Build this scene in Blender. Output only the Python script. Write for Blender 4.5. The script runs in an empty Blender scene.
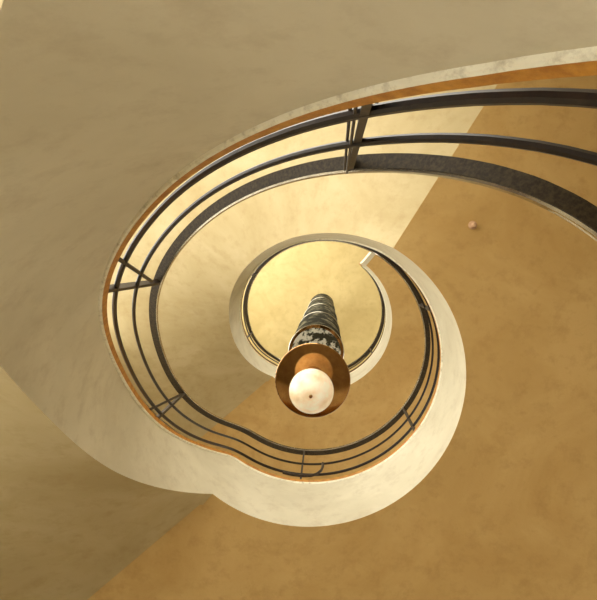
import bpy, bmesh, math, random
from mathutils import Vector, Matrix
random.seed(7)
C = bpy.context.scene
COL = C.collection
rad = math.radians
H0 = 1.75                      # eye height: everything below is measured from the eye, then lifted by this
# ------------------------------------------------------------------ surveyed shape of the stairwell
AX, AY = -0.0948788544, 0.707605638          # axis of the well, seen from the standing point
E0, STOREY = 3.37864431, 3.87855851
PK, PD = -40.227, 148.0                     # landing runs from PK to PD, flight from PD to PK+360
LT = 0.10828
KN = [0, 1/6-0.01056, 2/6-0.03147, 3/6-0.05581, 4/6-0.03649, 5/6-0.03031, 1]
SLOPE = []
for i in range(7):
    if i == 0: SLOPE.append(KN[1]-KN[0])
    elif i == 6: SLOPE.append(KN[6]-KN[5])
    else: SLOPE.append((KN[i+1]-KN[i-1])/2)
PC = PD                                   # plaster tint standing in for the light changes where the slope starts
END_TOP = 500.0                              # free end of the top landing
START = PK-360-74                            # foot of the lowest flight
FLOOR = -H0
CEIL = 11.0
TREAD = 0.36
R_WALL, R_LAND = 2.5, 4.3

def pieces(phi):
    n = math.floor((phi-PK)/360); q = phi-PK-360*n
    L = PD-PK
    return n, min(max((q-L)/(360-L), 0), 1), min(q/L, 1)
def zE(phi):
    n, fr, lf = pieces(phi)
    i = min(int(fr*6), 5); t = fr*6-i
    a, b, m0, m1 = KN[i], KN[i+1], SLOPE[i], SLOPE[i+1]
    fl = (2*t**3-3*t*t+1)*a+(t**3-2*t*t+t)*m0+(-2*t**3+3*t*t)*b+(t**3-t*t)*m1
    return E0+STOREY*n+LT*lf+(STOREY-LT)*fl
def zS(phi, w=7):
    """rounded line of the rails over the change of slope"""
    if -225 < phi < -180: w = 14
    return sum(zE(phi+w*(i-3)/3)*c for i, c in enumerate((1, 2, 3, 4, 3, 2, 1)))/16
def flight_weight(phi):
    n, fr, lf = pieces(phi)
    L = 360-(PD-PK); s = fr*L
    return min(max(min(s, L-s)/15, 0), 1)
def hT(phi): return 0.7263+0.0403*flight_weight(phi)
def wob(phi):
    t = rad(phi)
    return -0.00743*math.cos(2*t)-0.01136*math.sin(2*t)-0.00169*math.cos(3*t)-0.00107*math.sin(3*t)
def P(phi, r, z):
    t = rad(phi); rr = r+wob(phi)*min(max((2.2-r)/1.1, 0), 1)
    return Vector((AX+rr*math.sin(t), AY+rr*math.cos(t), z+H0))

# ------------------------------------------------------------------ materials
def new_mat(name):
    m = bpy.data.materials.new(name); m.use_nodes = True
    nt = m.node_tree; b = nt.nodes['Principled BSDF']
    return m, nt, b
def plaster(name, c1, c2, c3, rough=0.75, bump=0.15, spec=0.25, stain=0.45, scale=1.0):
    m, nt, b = new_mat(name); N = nt.nodes; L = nt.links
    tc = N.new('ShaderNodeTexCoord')
    n1 = N.new('ShaderNodeTexNoise'); n1.inputs['Scale'].default_value = 1.6*scale; n1.inputs['Detail'].default_value = 9; n1.inputs['Roughness'].default_value = .62
    n1.inputs['Distortion'].default_value = .6
    n2 = N.new('ShaderNodeTexNoise'); n2.inputs['Scale'].default_value = 9*scale; n2.inputs['Detail'].default_value = 6; n2.inputs['Roughness'].default_value = .7
    n3 = N.new('ShaderNodeTexNoise'); n3.inputs['Scale'].default_value = 60*scale; n3.inputs['Detail'].default_value = 3
    for n in (n1, n2, n3): L.new(tc.outputs['Object'], n.inputs['Vector'])
    r1 = N.new('ShaderNodeValToRGB'); r1.color_ramp.elements[0].position = .36; r1.color_ramp.elements[1].position = .64
    r1.color_ramp.elements[0].color = (*c1, 1); r1.color_ramp.elements[1].color = (*c2, 1)
    L.new(n1.outputs['Fac'], r1.inputs['Fac'])
    r2 = N.new('ShaderNodeValToRGB'); r2.color_ramp.elements[0].position = .5; r2.color_ramp.elements[1].position = .72
    r2.color_ramp.elements[0].color = (0, 0, 0, 1); r2.color_ramp.elements[1].color = (stain, stain, stain, 1)
    L.new(n2.outputs['Fac'], r2.inputs['Fac'])
    mx = N.new('ShaderNodeMix'); mx.data_type = 'RGBA'
    L.new(r2.outputs['Color'], mx.inputs['Factor']); L.new(r1.outputs['Color'], mx.inputs['A']); mx.inputs['B'].default_value = (*c3, 1)
    L.new(mx.outputs['Result'], b.inputs['Base Color'])
    b.inputs['Roughness'].default_value = rough; b.inputs['Specular IOR Level'].default_value = spec
    ad = N.new('ShaderNodeMath'); ad.operation = 'MULTIPLY_ADD'; ad.inputs[1].default_value = .25
    L.new(n3.outputs['Fac'], ad.inputs[0]); L.new(n1.outputs['Fac'], ad.inputs[2])
    bp = N.new('ShaderNodeBump'); bp.inputs['Strength'].default_value = bump; bp.inputs['Distance'].default_value = .02
    L.new(ad.outputs[0], bp.inputs['Height']); L.new(bp.outputs['Normal'], b.inputs['Normal'])
    return m
def metal(name, c1, c2, rough=.35, metallic=1.0, scale=30, bump=.1, lo=.4, hi=.62):
    m, nt, b = new_mat(name); N = nt.nodes; L = nt.links
    tc = N.new('ShaderNodeTexCoord'); n = N.new('ShaderNodeTexNoise')
    n.inputs['Scale'].default_value = scale; n.inputs['Detail'].default_value = 8; n.inputs['Roughness'].default_value = .7
    L.new(tc.outputs['Object'], n.inputs['Vector'])
    r = N.new('ShaderNodeValToRGB'); r.color_ramp.elements[0].position = lo; r.color_ramp.elements[1].position = hi
    r.color_ramp.elements[0].color = (*c1, 1); r.color_ramp.elements[1].color = (*c2, 1)
    L.new(n.outputs['Fac'], r.inputs['Fac']); L.new(r.outputs['Color'], b.inputs['Base Color'])
    b.inputs['Metallic'].default_value = metallic; b.inputs['Roughness'].default_value = rough
    if bump:
        bp = N.new('ShaderNodeBump'); bp.inputs['Strength'].default_value = bump; bp.inputs['Distance'].default_value = .003
        L.new(n.outputs['Fac'], bp.inputs['Height']); L.new(bp.outputs['Normal'], b.inputs['Normal'])
    return m
M = {}
M['flight'] = plaster('flight_plaster_lit_tint', (.43, .34, .17), (.515, .425, .24), (.35, .25, .11))  # same plaster as the landings; paler tint stands in for stronger light
M['landing'] = plaster('landing_plaster_shade_tint', (.49, .31, .105), (.58, .39, .15), (.36, .215, .065))  # same plaster as the flights; ochre tint stands in for dimmer light
M['string'] = plaster('ivory_string_plaster', (.56, .51, .37), (.66, .61, .46), (.43, .36, .24), rough=.6, bump=.06)
M['ceiling'] = plaster('pale_yellow_ceiling_plaster', (.58, .455, .20), (.68, .55, .26), (.48, .36, .14))
M['wall'] = plaster('cream_wall_plaster', (.74, .66, .48), (.82, .74, .55), (.5, .4, .22))
M['lip'] = plaster('chipped_grey_lip', (.78, .74, .58), (.88, .85, .70), (.3, .24, .14), scale=4, stain=.6, rough=.5)
M['cap'] = metal('orange_brown_capping', (.38, .15, .018), (.56, .26, .035), rough=.5, metallic=0, scale=25, bump=.2)
M['tread'] = plaster('terrazzo_tread', (.46, .40, .28), (.58, .51, .37), (.12, .1, .07), scale=5, rough=.4)
M['dark'] = metal('dark_bronze_rail', (.010, .006, .003), (.022, .013, .007), rough=.4, metallic=.1, scale=40)
M['hand'] = metal('worn_handrail_underside', (.020, .013, .004), (.06, .042, .018), rough=.75, metallic=0, scale=80, bump=.3)
M['post'] = metal('dark_post_metal', (.018, .011, .006), (.055, .034, .018), rough=.5, metallic=.15, scale=60)
M['chrome'] = metal('chrome_strip', (.5, .48, .42), (.66, .63, .55), rough=.22, scale=20, bump=0)
M['bronze'] = metal('polished_bronze', (.30, .135, .022), (.40, .205, .045), rough=.07, scale=14, bump=0)
bb = M['bronze'].node_tree.nodes['Principled BSDF']; bb.inputs['Coat Weight'].default_value = 1; bb.inputs['Coat IOR'].default_value = 1.5; bb.inputs['Coat Roughness'].default_value = .05
M['smoked'] = metal('smoked_glass', (.022, .021, .012), (.22, .20, .13), rough=.8, metallic=0, scale=6, bump=0, lo=.50, hi=.60)
M['smoked'].node_tree.nodes['Principled BSDF'].inputs['Specular IOR Level'].default_value = 0.03
M['disc'] = metal('mirror_painted_reflection', (.035, .033, .02), (.62, .60, .5), rough=.15, scale=11, bump=.05, metallic=.4, lo=.48, hi=.54)  # pale patches paint reflections into the metal's colour
M['disctop'] = metal('dusty_disc_top', (.015, .015, .012), (.75, .72, .62), rough=.6, metallic=0, scale=9, bump=.1, lo=.47, hi=.53)
M['frame'] = metal('painted_window_frame', (.45, .42, .35), (.5, .47, .4), rough=.4, metallic=0, bump=0)
M['hook'] = plaster('tan_hook_paint', (.5, .3, .16), (.62, .4, .24), (.3, .16, .08), scale=20)
def opal():
    m, nt, b = new_mat('opal_glass'); N = nt.nodes; L = nt.links
    tc = N.new('ShaderNodeTexCoord'); n = N.new('ShaderNodeTexNoise'); n.inputs['Scale'].default_value = 12; n.inputs['Detail'].default_value = 7
    L.new(tc.outputs['Object'], n.inputs['Vector'])
    r = N.new('ShaderNodeValToRGB'); r.color_ramp.elements[0].color = (.74, .56, .33, 1); r.color_ramp.elements[1].color = (.90, .80, .60, 1)
    r.color_ramp.elements[0].position = .35; r.color_ramp.elements[1].position = .6
    L.new(n.outputs['Fac'], r.inputs['Fac']); L.new(r.outputs['Color'], b.inputs['Base Color']); L.new(r.outputs['Color'], b.inputs['Emission Color'])
    b.inputs['Emission Strength'].default_value = GLOBE; b.inputs['Roughness'].default_value = .25
    return m
GLOBE = .30
M['opal'] = opal()

# ------------------------------------------------------------------ mesh helpers
def obj(name, bm, mats, parent=None, smooth=True):
    bmesh.ops.recalc_face_normals(bm, faces=bm.faces)
    if smooth:
        for f in bm.faces: f.smooth = True
        for e in bm.edges:
            if len(e.link_faces) == 2 and e.calc_face_angle(0) > .6: e.smooth = False
    me = bpy.data.meshes.new(name); bm.to_mesh(me); bm.free()
    if not isinstance(mats, (list, tuple)): mats = [mats]
    for m in mats: me.materials.append(m)
    o = bpy.data.objects.new(name, me); COL.objects.link(o)
    if parent: o.parent = parent; o.matrix_parent_inverse = parent_inv(parent)
    return o
def parent_inv(p):
    m = Matrix.Translation(p.location) if p.parent is None else Matrix.Identity(4)
    return m.inverted()
def empty(name, loc, label, cat, group=None):
    o = bpy.data.objects.new(name, None); COL.objects.link(o); o.location = loc; o.empty_display_size = .2
    o['label'] = label; o['category'] = cat
    if group: o['group'] = group
    return o
def loft(bm, rings, cap=True, close=True, matf=None):
    vs = [[bm.verts.new(p) for p in r] for r in rings]
    n = len(rings[0])
    for a, b in zip(vs[:-1], vs[1:]):
        for j in range(n if close else n-1):
            k = (j+1) % n
            f = bm.faces.new((a[j], a[k], b[k], b[j]))
            if matf: f.material_index = matf(j)
    if cap and close:
        bm.faces.new(vs[0][::-1]); bm.faces.new(vs[-1])
    return vs
def span(a, b, step=1.5):
    n = max(2, int(math.ceil((b-a)/step)))
    return [a+(b-a)*i/n for i in range(n+1)]
def sweep(name, a, b, prof, mats, parent, matf=None, step=1.5, pos=None):
    """prof(phi) -> list of (r, z) closed cross-section"""
    bm = bmesh.new()
    loft(bm, [[(pos or P)(ph, r, z) for r, z in prof(ph)] for ph in span(a, b, step)], matf=matf)
    return obj(name, bm, mats, parent)
def tube(bm, pts, rr, n=8):
    rings = []
    up = None
    for i, p in enumerate(pts):
        d = (pts[min(i+1, len(pts)-1)]-pts[max(i-1, 0)]).normalized()
        if up is None:
            up = d.orthogonal().normalized()
        up = (up-d*up.dot(d)).normalized(); s = d.cross(up)
        rings.append([p+(up*math.cos(2*math.pi*k/n)+s*math.sin(2*math.pi*k/n))*rr for k in range(n)])
    loft(bm, rings)
def lathe(name, prof, mats, parent, centre, n=48, matf=None):
    bm = bmesh.new()
    rings = [[centre+Vector((r*math.cos(2*math.pi*k/n), r*math.sin(2*math.pi*k/n), z)) for r, z in prof] for k in range(n)]
    vs = [[bm.verts.new(p) for p in r] for r in rings]
    for i in range(n):
        a, b = vs[i], vs[(i+1) % n]
        for j in range(len(prof)-1):
            f = bm.faces.new((a[j], a[j+1], b[j+1], b[j]))
            if matf: f.material_index = matf(j)
    bmesh.ops.remove_doubles(bm, verts=bm.verts, dist=1e-5)
    return obj(name, bm, mats, parent)
def bar(bm, p, q, wt, wr, phi):
    """flat bar between two points, wt wide along the curve, wr deep along the radius"""
    t = rad(phi); er = Vector((math.sin(t), math.cos(t), 0)); et = Vector((math.cos(t), -math.sin(t), 0))
    rings = []
    for c in (p, q):
        rings.append([c+et*sx*wt/2+er*sy*wr/2 for sx, sy in ((-1, -1), (1, -1), (1, 1), (-1, 1))])
    loft(bm, rings)

# ------------------------------------------------------------------ the stair itself
stair = empty('spiral_staircase', P(START+5, 1.5, FLOOR), 'pale plastered spiral staircase winding up around the open round well', 'staircase')
bottom = lambda ph: max(zE(ph), FLOOR+.002)
segs = [(START, PK-360, 'f'), (PK-360, PC-360, 'l'), (PC-360, PK, 'f'), (PK, PC, 'l'), (PC, PK+360, 'f'), (PK+360, END_TOP, 'l')]
def PS(ph, r, z):
    """the crease at the head of each flight runs a little askew"""
    d = abs((ph-PK+180) % 360-180)
    sk = 8.6-math.degrees(math.asin(.1495/max(r, 1)))
    return P(ph-sk*max(0, 1-d/40), r, z)
NSTEP = 21
for a, b, kind in segs:
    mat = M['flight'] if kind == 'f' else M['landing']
    # deep solid string at the edge of the well
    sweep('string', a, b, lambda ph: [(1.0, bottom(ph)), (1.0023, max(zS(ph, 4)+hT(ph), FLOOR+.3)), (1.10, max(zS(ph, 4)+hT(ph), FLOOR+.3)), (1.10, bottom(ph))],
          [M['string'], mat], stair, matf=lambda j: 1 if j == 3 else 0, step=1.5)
    if kind == 'l':
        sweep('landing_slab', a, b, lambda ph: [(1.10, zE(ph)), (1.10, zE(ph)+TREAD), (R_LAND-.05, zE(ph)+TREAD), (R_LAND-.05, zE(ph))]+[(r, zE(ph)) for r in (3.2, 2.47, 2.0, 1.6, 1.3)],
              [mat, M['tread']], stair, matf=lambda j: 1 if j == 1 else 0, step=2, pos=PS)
    else:
        full = PK+360-PC
        n0 = math.floor((b-1-PK)/360)
        base = PC+360*n0; zb = zE(base)+TREAD; rise = (zE(PK+360*(n0+1)-1e-6)+TREAD-zb)/NSTEP
        stations = []
        for k in range(NSTEP):
            p0, p1 = base+full*k/NSTEP, base+full*(k+1)/NSTEP
            if p1 <= a+1e-6: continue
            p0 = max(p0, a)
            for ph in span(p0, p1, 2.1): stations.append((ph, zb+rise*(k+1)))
        bm = bmesh.new()
        ro = R_WALL-.03
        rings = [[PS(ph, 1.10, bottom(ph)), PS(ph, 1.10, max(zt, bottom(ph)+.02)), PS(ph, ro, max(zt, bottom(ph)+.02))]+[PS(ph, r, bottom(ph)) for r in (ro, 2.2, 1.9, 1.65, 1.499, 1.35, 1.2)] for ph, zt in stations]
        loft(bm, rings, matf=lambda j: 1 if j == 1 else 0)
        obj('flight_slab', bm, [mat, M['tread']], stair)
# pale chipped lip and orange-brown capping along the top of the string
def lip_prof(ph):
    z = max(zS(ph, 4)+hT(ph), FLOOR+.3)
    return [(1.002+.006-.017*math.cos(t), z-.010+.014*math.sin(t)) for t in [rad(x) for x in (-80, -40, 0, 40, 80)]]
sweep('lip', START, END_TOP, lip_prof, M['lip'], stair)
def cap_prof(ph):
    z = max(zS(ph, 4)+hT(ph), FLOOR+.3); h = .052
    return [(1.0, z), (.997, z+h), (1.10, z+h), (1.10, z)]
sweep('capping', START, END_TOP, cap_prof, M['cap'], stair)
# return of the string along the free end of the top landing
def end_box(name, r0, r1, p0, p1, z0, z1, mat, parent):
    bm = bmesh.new(); rings = []
    for r in (r0, r1):
        # constant width: convert offset in metres to angle
        rings.append([P(END_TOP+math.degrees(w/r), r, z) for w, z in ((p0, z0), (p1, z0), (p1, z1), (p0, z1))])
    loft(bm, rings); return obj(name, bm, mat, parent)
ze = zE(END_TOP)
end_box('end_string', 1.0, R_LAND-.05, -.0, .06, ze, ze+hT(END_TOP), M['string'], stair)
end_box('end_capping', .99, R_LAND-.05, -.0, .066, ze+hT(END_TOP), ze+hT(END_TOP)+.05, M['cap'], stair)

# ------------------------------------------------------------------ balustrade
rail = empty('balustrade', P(START+2, 1.03, FLOOR+.3), 'dark metal balustrade of handrail and two tube rails following the stair edge', 'railing')
hz = lambda ph, h: zS(ph, 8)+h
RS = START+2
for h, r in ((.945, .0115), (1.187, .0098)):
    bm = bmesh.new(); tube(bm, [P(ph, 1.022, hz(ph, h)) for ph in span(RS, END_TOP-1, 2)], r)
    obj('rail', bm, M['dark'], rail)
hr = sweep('handrail', RS, END_TOP-1, lambda ph: [(1.031, hz(ph, 1.552)), (1.031, hz(ph, 1.590)), (1.073, hz(ph, 1.590)), (1.073, hz(ph, 1.552))], M['hand'], rail)
sweep('chrome_strip', RS, END_TOP-1, lambda ph: [(1.031, hz(ph, 1.562)), (1.024, hz(ph, 1.564)), (1.021, hz(ph, 1.575)), (1.024, hz(ph, 1.585)), (1.031, hz(ph, 1.587))], M['chrome'], hr)
posts = [-395, -330, -255, -189.4, -128.5, -75.7, -6.2, 53.8, 111.3, 171, 230, 283, 353.6, 413.8, 471, 497]
for ph in posts:
    bm = bmesh.new(); zt = hT(ph)+.045
    b0 = 0.0
    bar(bm, P(ph-b0, 1.024, hz(ph, zt)), P(ph, 1.045, hz(ph, 1.556)), .017, .030, ph)
    bar(bm, P(ph, 1.03, hz(ph, zt)), P(ph, 1.03, hz(ph, zt+.02)), .035, .05, ph)
    obj('baluster', bm, M['post'], rail)
# slim braces beside some of the balusters
for pts in ([(-139.0, 1.02, .81), (-129.8, 1.03, 1.40)], [(-80.7, 1.02, .81), (-76.6, 1.03, 1.47)],
            [(-187.7, 1.03, .81), (-188.4, 1.03, 1.55)], [(-188.3, 1.02, .81), (-188.9, 1.02, 1.55)]):
    bm = bmesh.new()
    v = [P(p, r, hz(p, h)) for p, r, h in pts]
    tube(bm, v, .0038 if pts[0][0] < -180 else .009, 8); obj('brace', bm, M['post'], rail)
bm = bmesh.new()
tube(bm, [P(p, 1.01, hz(p, h)) for p, h in ((4.0, 1.17), (4.0, 1.08), (3.2, 1.0), (1.2, .93), (-1.6, .895), (-5, .885), (-10, .885), (-15, .89))], .012, 8)
obj('curved_bracket', bm, M['post'], rail)
# rail on the free end of the landing
for h, r in ((.945, .0088), (1.187, .0072), (1.555, .02)):
    bm = bmesh.new(); tube(bm, [P(END_TOP-1, 1.03, ze+h), P(END_TOP, 2.4, ze+h), P(END_TOP, R_LAND-.1, ze+h)], r)
    obj('end_rail', bm, M['dark'], rail)

# ------------------------------------------------------------------ pendant lamp on the axis of the well
cx = Vector((AX+.010, AY, H0))
lamp = empty('pendant_lamp', cx+Vector((0, 0, CEIL)), 'tall hanging lamp of stacked dark discs with one white glass globe beneath', 'lamp')
def disc(z, mat, r=.243):
    o = lathe('disc_shade', [(.0, z-.004), (r-.03, z-.004), (r-.006, z-.004), (r-.004, z-.006), (r, z), (r-.004, z+.008), (.03, z+.012), (0, z+.012)], [mat, M['disctop'], M['chrome'] if mat is M['disc'] else M['bronze'], M['bronze']], lamp, cx, 64,
              matf=lambda j: (0, 3, 2, 2, 2, 1, 1)[j])
    return o
lev = [3.350, 4.52, 5.93, 7.35, 9.1, 10.6]
for i, z in enumerate(lev): disc(z, M['bronze'] if i == 0 else M['disc'])
for a, b in zip(lev[1:-1], lev[2:]):
    lathe('glass_cylinder', [(.228, a+.013), (.236, a+.013), (.236, b-.007), (.228, b-.007), (.228, a+.013)], M['smoked'], lamp, cx, 64)
lathe('stem', [(0, 3.15), (.035, 3.15), (.035, 3.335), (.016, 3.40), (.016, CEIL-.1), (0, CEIL-.1)], M['post'], lamp, cx, 20)
lathe('ceiling_rose', [(0, CEIL-.12), (.05, CEIL-.12), (.12, CEIL-.03), (.13, CEIL-.002), (0, CEIL-.002)], M['post'], lamp, cx, 32)
g = []
GZ, GR = 3.055, .1315
for i in range(25):
    t = math.pi*i/24; g.append((max(GR*math.sin(t), 0), GZ-GR*math.cos(t)))
gl = lathe('globe', g, M['opal'], lamp, cx, 48)
lathe('finial', [(0, GZ-GR-.014), (.008, GZ-GR-.012), (.011, GZ-GR-.004), (.008, GZ-GR+.004), (0, GZ-GR+.004)], M['bronze'], gl, cx, 16)
lathe('collar', [(.0, GZ+GR-.02), (.06, GZ+GR-.02), (.07, GZ+GR+.03), (.05, GZ+GR+.155), (0, GZ+GR+.155)], M['bronze'], lamp, cx, 32)

# ------------------------------------------------------------------ small hook plug in the landing soffit
def on_plane(u, v, z):
    return ray(u, v)*(z/ray(u, v).z)
ax, ay, F = 0.0525202838, 0.0564445771, 526.52435
right = Vector((math.cos(ax), 0, math.sin(ax)))
down = Vector((math.sin(ax)*math.sin(ay), math.cos(ay), -math.cos(ax)*math.sin(ay)))
fwd = Vector((-math.sin(ax)*math.cos(ay), math.sin(ay), math.cos(ax)*math.cos(ay)))
def ray(u, v): return right*(u-298.5)/F+down*(v-300)/F+fwd
hk = on_plane(473, 225, 3.47)
hk = Vector((round(hk.x, 3), round(hk.y, 3), 0))
phk = math.degrees(math.atan2(hk.x-AX, hk.y-AY)); zk = zE(phk)
hook = lathe('ceiling_hook', [(0, -.05), (.010, -.05), (.016, -.042), (.016, -.03), (.009, -.024), (.012, -.012), (.026, -.006), (.028, 0), (0, 0)], M['hook'], None, Vector((0, 0, 0)), 20)
hook.location = Vector((hk.x, hk.y, zk+H0-.001))
hook['label'] = 'small pale knob hook fixed in the landing soffit'; hook['category'] = 'hook'

# ------------------------------------------------------------------ the room around the stair
PW = PK-8.5; PX = PD+1.5
def struct(o): o['kind'] = 'structure'; return o
def ringwall(name, a, b, r, t, z0, z1, mat):
    bm = bmesh.new()
    loft(bm, [[P(ph, r, z0), P(ph, r, z1), P(ph, r+t, z1), P(ph, r+t, z0)] for ph in span(a, b, 3)])
    return struct(obj(name, bm, mat))
def slab(name, z0, z1, mat, ro=R_LAND+.2):
    bm = bmesh.new()
    pts = [(ph, ro) for ph in [PW+i*(PX-PW)/60 for i in range(61)]]
    pts += [(ph, R_WALL+.2) for ph in [PX+.01+i*(359.98-(PX-PW))/60 for i in range(61)]]
    lo = [bm.verts.new(P(ph, r, z0)) for ph, r in pts]; hi = [bm.verts.new(P(ph, r, z1)) for ph, r in pts]
    bm.faces.new(lo); bm.faces.new(hi)
    for i in range(len(pts)):
        j = (i+1) % len(pts); bm.faces.new((lo[i], lo[j], hi[j], hi[i]))
    return struct(obj(name, bm, mat, smooth=False))
slab('floor', FLOOR-.2, FLOOR, M['tread'])
slab('ceiling', CEIL, CEIL+.2, M['ceiling'])
V0, V1 = 40, 76
LEVELS = [(FLOOR+.4, 1.1), (4.0, 6.5), (8.0, 10.7)]          # unseen openings added on each level to let in fill light
def cut_wall():
    bm = bmesh.new()
    edges = [FLOOR]+[z for l in LEVELS for z in l]+[CEIL]
    boxes = [(PW, V0, FLOOR, CEIL), (V1, PX, FLOOR, CEIL)]+[(V0, V1, edges[i], edges[i+1]) for i in range(0, len(edges), 2)]
    for a, b, z0, z1 in boxes:
        loft(bm, [[P(ph, R_LAND, z0), P(ph, R_LAND, z1), P(ph, R_LAND+.2, z1), P(ph, R_LAND+.2, z0)] for ph in span(a, b, 3)])
    return struct(obj('wall_right', bm, M['wall']))
cut_wall()
for k, (z0, z1) in enumerate(LEVELS):  # frames for the added fill-light openings
    bm = bmesh.new()
    for i in range(4):
        ph = V0+(V1-V0)*i/3; bar(bm, P(ph, R_LAND+.08, z0), P(ph, R_LAND+.08, z1), .05, .08, ph)
    for z in (z0, z1-.05): loft(bm, [[P(ph, R_LAND+.04, z), P(ph, R_LAND+.04, z+.05), P(ph, R_LAND+.12, z+.05), P(ph, R_LAND+.12, z)] for ph in span(V0, V1, 3)])
    struct(obj('fill_window_%d' % (k+2), bm, M['frame'], smooth=False))
for nm, ph in (('wall_back', PW), ('wall_front', PX)):
    bm = bmesh.new(); s = -1 if ph == PW else 1
    rings = []
    for r in (R_WALL, R_LAND+.2):
        rings.append([P(ph+s*math.degrees(w/r), r, z) for w, z in ((.0, FLOOR), (.15, FLOOR), (.15, CEIL), (.0, CEIL))])
    loft(bm, rings); struct(obj(nm, bm, M['wall']))
W0, W1 = PD+24, PD+130
ringwall('wall_corner', PX, W0, R_WALL, .15, FLOOR, CEIL, M['wall'])
ringwall('wall_left', W0, W1, R_WALL, .15, FLOOR, FLOOR+.5, M['wall'])
ringwall('wall_far', W1, PW+360, R_WALL, .15, FLOOR, CEIL, M['wall'])
# curved stair window: mullions and transoms
bm = bmesh.new()
NM = 8
for i in range(NM+1):
    ph = W0+(W1-W0)*i/NM
    bar(bm, P(ph, R_WALL+.06, FLOOR+.5), P(ph, R_WALL+.06, CEIL), .05, .08, ph)
z = FLOOR+.53
while z < CEIL:
    loft(bm, [[P(ph, R_WALL+.03, z), P(ph, R_WALL+.03, z+.05), P(ph, R_WALL+.09, z+.05), P(ph, R_WALL+.09, z)] for ph in span(W0, W1, 3)])
    z += 1.2
struct(obj('fill_window_1', bm, M['frame'], smooth=False))

# ------------------------------------------------------------------ daylight
w = bpy.data.worlds.new('World'); C.world = w; w.use_nodes = True
bg = w.node_tree.nodes['Background']; bg.inputs['Color'].default_value = (1, .95, .84, 1); bg.inputs['Strength'].default_value = 4.6

# ------------------------------------------------------------------ camera
cam = bpy.data.cameras.new('Camera'); co = bpy.data.objects.new('Camera', cam); COL.objects.link(co)
cam.sensor_fit = 'HORIZONTAL'; cam.sensor_width = 36; cam.lens = 36*F/597; cam.clip_start = .02
m = Matrix.Identity(4)
for i in range(3):
    m[i][0] = right[i]; m[i][1] = -down[i]; m[i][2] = -fwd[i]
m[2][3] = H0
co.matrix_world = m
C.camera = co
C.view_settings.view_transform = 'Standard'; C.view_settings.look = 'None'; C.view_settings.gamma = 1; C.view_settings.exposure = 0.0
